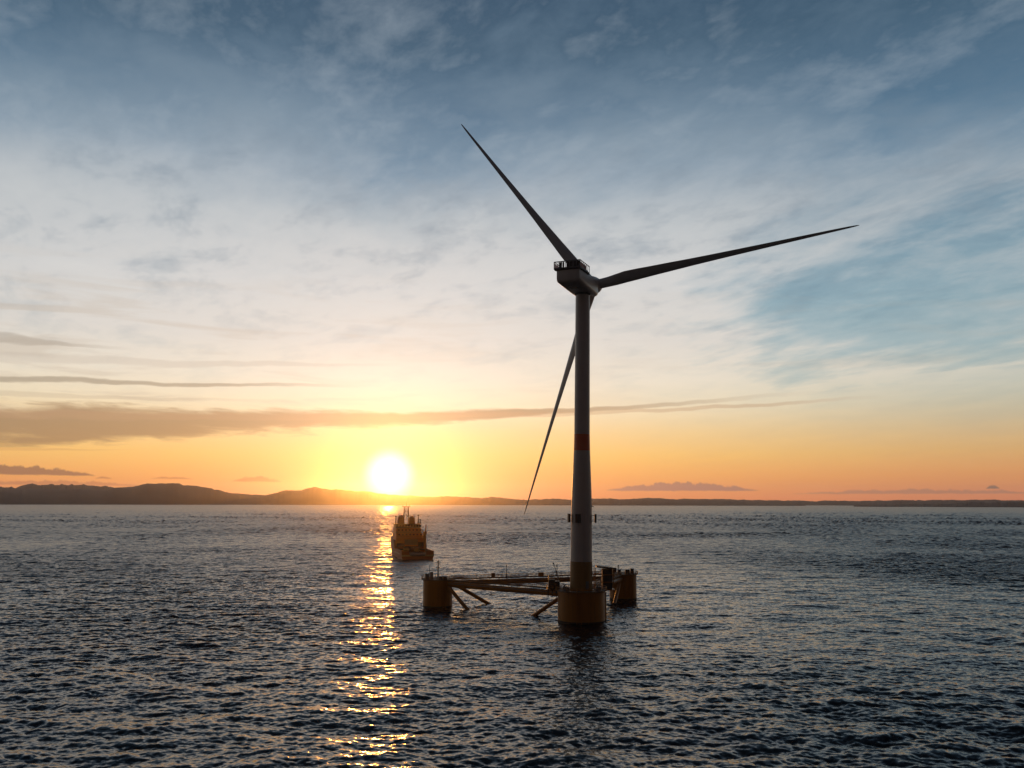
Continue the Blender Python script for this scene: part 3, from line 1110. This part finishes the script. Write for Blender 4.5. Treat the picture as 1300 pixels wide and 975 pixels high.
# transom: solid low, open in the middle for the stern roller
tr = rings[0]
hl.add([tr[k] for k in (0, 1, 2, 3, 8, 9, 10, 11)], [(7, 6, 5, 4, 3, 2, 1, 0)])
for sg in (-1, 1):
    hl.box((sg * 7.6, 0.1, 4.1), (4.6, 0.5, 2.3))
hl.add([rings[-1][k] for k in range(n_)], [tuple(range(n_))])
for sg in (-1, 1):                                    # bulwark cap and inner plating
    hl.box((sg * 9.5, 15.5, 4.0), (0.5, 30.5, 2.2))
    hl.box((sg * 9.9, 15.5, 5.25), (1.2, 31, 0.22))
hull = hl.build('hull', M_HULL, ship, 30)
for sg in (-1, 1):
    MB().box((sg * 7.0, -0.62, 2.5), (6.2, 0.14, 1.0)).build('fender', M_SHIPW, hull)
    MB().box((sg * 10.75, 16, 3.4), (0.12, 28, 0.7)).build('fender', M_SHIPW, hull)
dk = MB().box((0, 16, 2.9), (18.6, 32.6, 0.25))
dk.build('deck', M_DECK, ship)
sr = MB().tube((-4.6, -0.2, 3.0), (4.6, -0.2, 3.0), 0.9, n=20)
sr.build('stern_roller', M_GREY, ship)

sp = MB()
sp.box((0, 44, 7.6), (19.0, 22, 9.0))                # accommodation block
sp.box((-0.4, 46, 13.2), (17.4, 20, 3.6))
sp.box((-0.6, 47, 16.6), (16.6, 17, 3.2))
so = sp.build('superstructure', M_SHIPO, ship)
wh = MB()
wh.box((-0.6, 49, 19.3), (16.4, 12, 2.6))
wh.box((-0.6, 49, 20.75), (17.8, 13, 0.35))
who = wh.build('wheelhouse', M_SHIPW, ship)
for k in range(9):
    MB().box((-7.6 + k * 1.9, 42.94, 19.5), (1.45, 0.1, 1.3)).build('window', M_GLASS, who)
for z in (14.0, 16.9):
    for k in range(7):
        MB().box((-7.2 + k * 2.4, 35.97 if z < 15 else 38.47, z), (0.9, 0.1, 0.8)).build('window', M_GLASS, so)
#                                         # dark winch bay under the block and its paler garage front
MB().box((-6.6, 32.9, 6.3), (5.2, 0.4, 4.6)).build('winch_bay', M_DARK, so)
MB().box((7.2, 32.9, 6.6), (4.6, 0.4, 5.2)).build('winch_bay', M_DARK, so)
gf = MB().box((0.4, 32.85, 9.2), (8.6, 0.5, 3.6))
gf.build('bulkhead', M_SHIPW, so)
for x_ in (-3.2, 0.4, 4.0):
    wd = MB().tube((x_ - 1.4, 30.5, 4.9), (x_ + 1.4, 30.5, 4.9), 1.6, n=20)
    for sg in (-1.5, 1.5):
        wd.tube((x_ + sg - 0.12, 30.5, 4.9), (x_ + sg + 0.12, 30.5, 4.9), 2.0, n=20)
    wd.build('towing_winch', M_DARK, ship)
for z_, y_ in ((14.95, 36.2), (18.25, 38.7)):
    rl = MB().rail([(-9.2, y_ + 3, z_), (-9.2, y_ - 0.1, z_), (9.2, y_ - 0.1, z_), (9.2, y_ + 3, z_)], r=0.06)
    rl.build('railing', M_SHIPW, so)
# twin funnels, main mast between them, posts
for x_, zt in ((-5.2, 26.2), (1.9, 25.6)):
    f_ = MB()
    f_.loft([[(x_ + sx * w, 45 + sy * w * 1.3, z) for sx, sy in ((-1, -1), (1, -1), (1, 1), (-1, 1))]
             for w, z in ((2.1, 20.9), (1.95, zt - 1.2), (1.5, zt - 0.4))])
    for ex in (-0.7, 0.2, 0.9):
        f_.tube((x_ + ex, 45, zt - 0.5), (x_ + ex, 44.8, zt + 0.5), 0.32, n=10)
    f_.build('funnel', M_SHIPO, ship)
mm = MB()
for sx in (-1.5, 1.5):
    for sy in (-1.0, 1.0):
        mm.tube((-1.3 + sx * 1.2, 48 + sy, 20.9), (-1.3 + sx * 0.9, 48 + sy * 0.6, 32.2), 0.22, n=8)
for z in (23.6, 26.0, 28.2, 30.2, 32.2):
    mm.box((-1.3, 48, z), (3.6, 2.2, 0.18))
for z0_, z1_ in ((23.6, 26), (26, 28.2), (28.2, 30.2), (30.2, 32.2)):
    mm.tube((-2.9, 47, z0_), (0.3, 47, z1_), 0.09, n=6)
    mm.tube((0.3, 47, z0_), (-2.9, 47, z1_), 0.09, n=6)
mm.box((-1.3, 48, 32.2), (5.6, 0.3, 0.3))
mm.tube((-1.3, 48, 32.2), (-1.3, 48, 35.2), 0.12, n=6)
mm.tube((-3.6, 48, 32.2), (-3.6, 48, 33.8), 0.09, n=6)
mm.tube((1.0, 48, 32.2), (1.0, 48, 33.8), 0.09, n=6)
mm.box((-1.3, 46.9, 29.2), (3.4, 0.3, 0.35))
mm.build('mast', M_SHIPW, ship)
for x_, y_, z0_, z1_ in ((-8.6, 44, 20.9, 25.3), (6.4, 44, 20.9, 26.0), (8.0, 46, 20.9, 23.0)):
    p_ = MB().tube((x_, y_, z0_), (x_, y_, z1_), 0.55, 0.22, n=10)
    p_.lathe([(0.1, 0), (0.55, 0.15), (0.6, 0.5), (0.3, 0.9), (0.05, 1.0)], (x_, y_, z1_), 12)
    p_.build('searchlight', M_DARK, ship)
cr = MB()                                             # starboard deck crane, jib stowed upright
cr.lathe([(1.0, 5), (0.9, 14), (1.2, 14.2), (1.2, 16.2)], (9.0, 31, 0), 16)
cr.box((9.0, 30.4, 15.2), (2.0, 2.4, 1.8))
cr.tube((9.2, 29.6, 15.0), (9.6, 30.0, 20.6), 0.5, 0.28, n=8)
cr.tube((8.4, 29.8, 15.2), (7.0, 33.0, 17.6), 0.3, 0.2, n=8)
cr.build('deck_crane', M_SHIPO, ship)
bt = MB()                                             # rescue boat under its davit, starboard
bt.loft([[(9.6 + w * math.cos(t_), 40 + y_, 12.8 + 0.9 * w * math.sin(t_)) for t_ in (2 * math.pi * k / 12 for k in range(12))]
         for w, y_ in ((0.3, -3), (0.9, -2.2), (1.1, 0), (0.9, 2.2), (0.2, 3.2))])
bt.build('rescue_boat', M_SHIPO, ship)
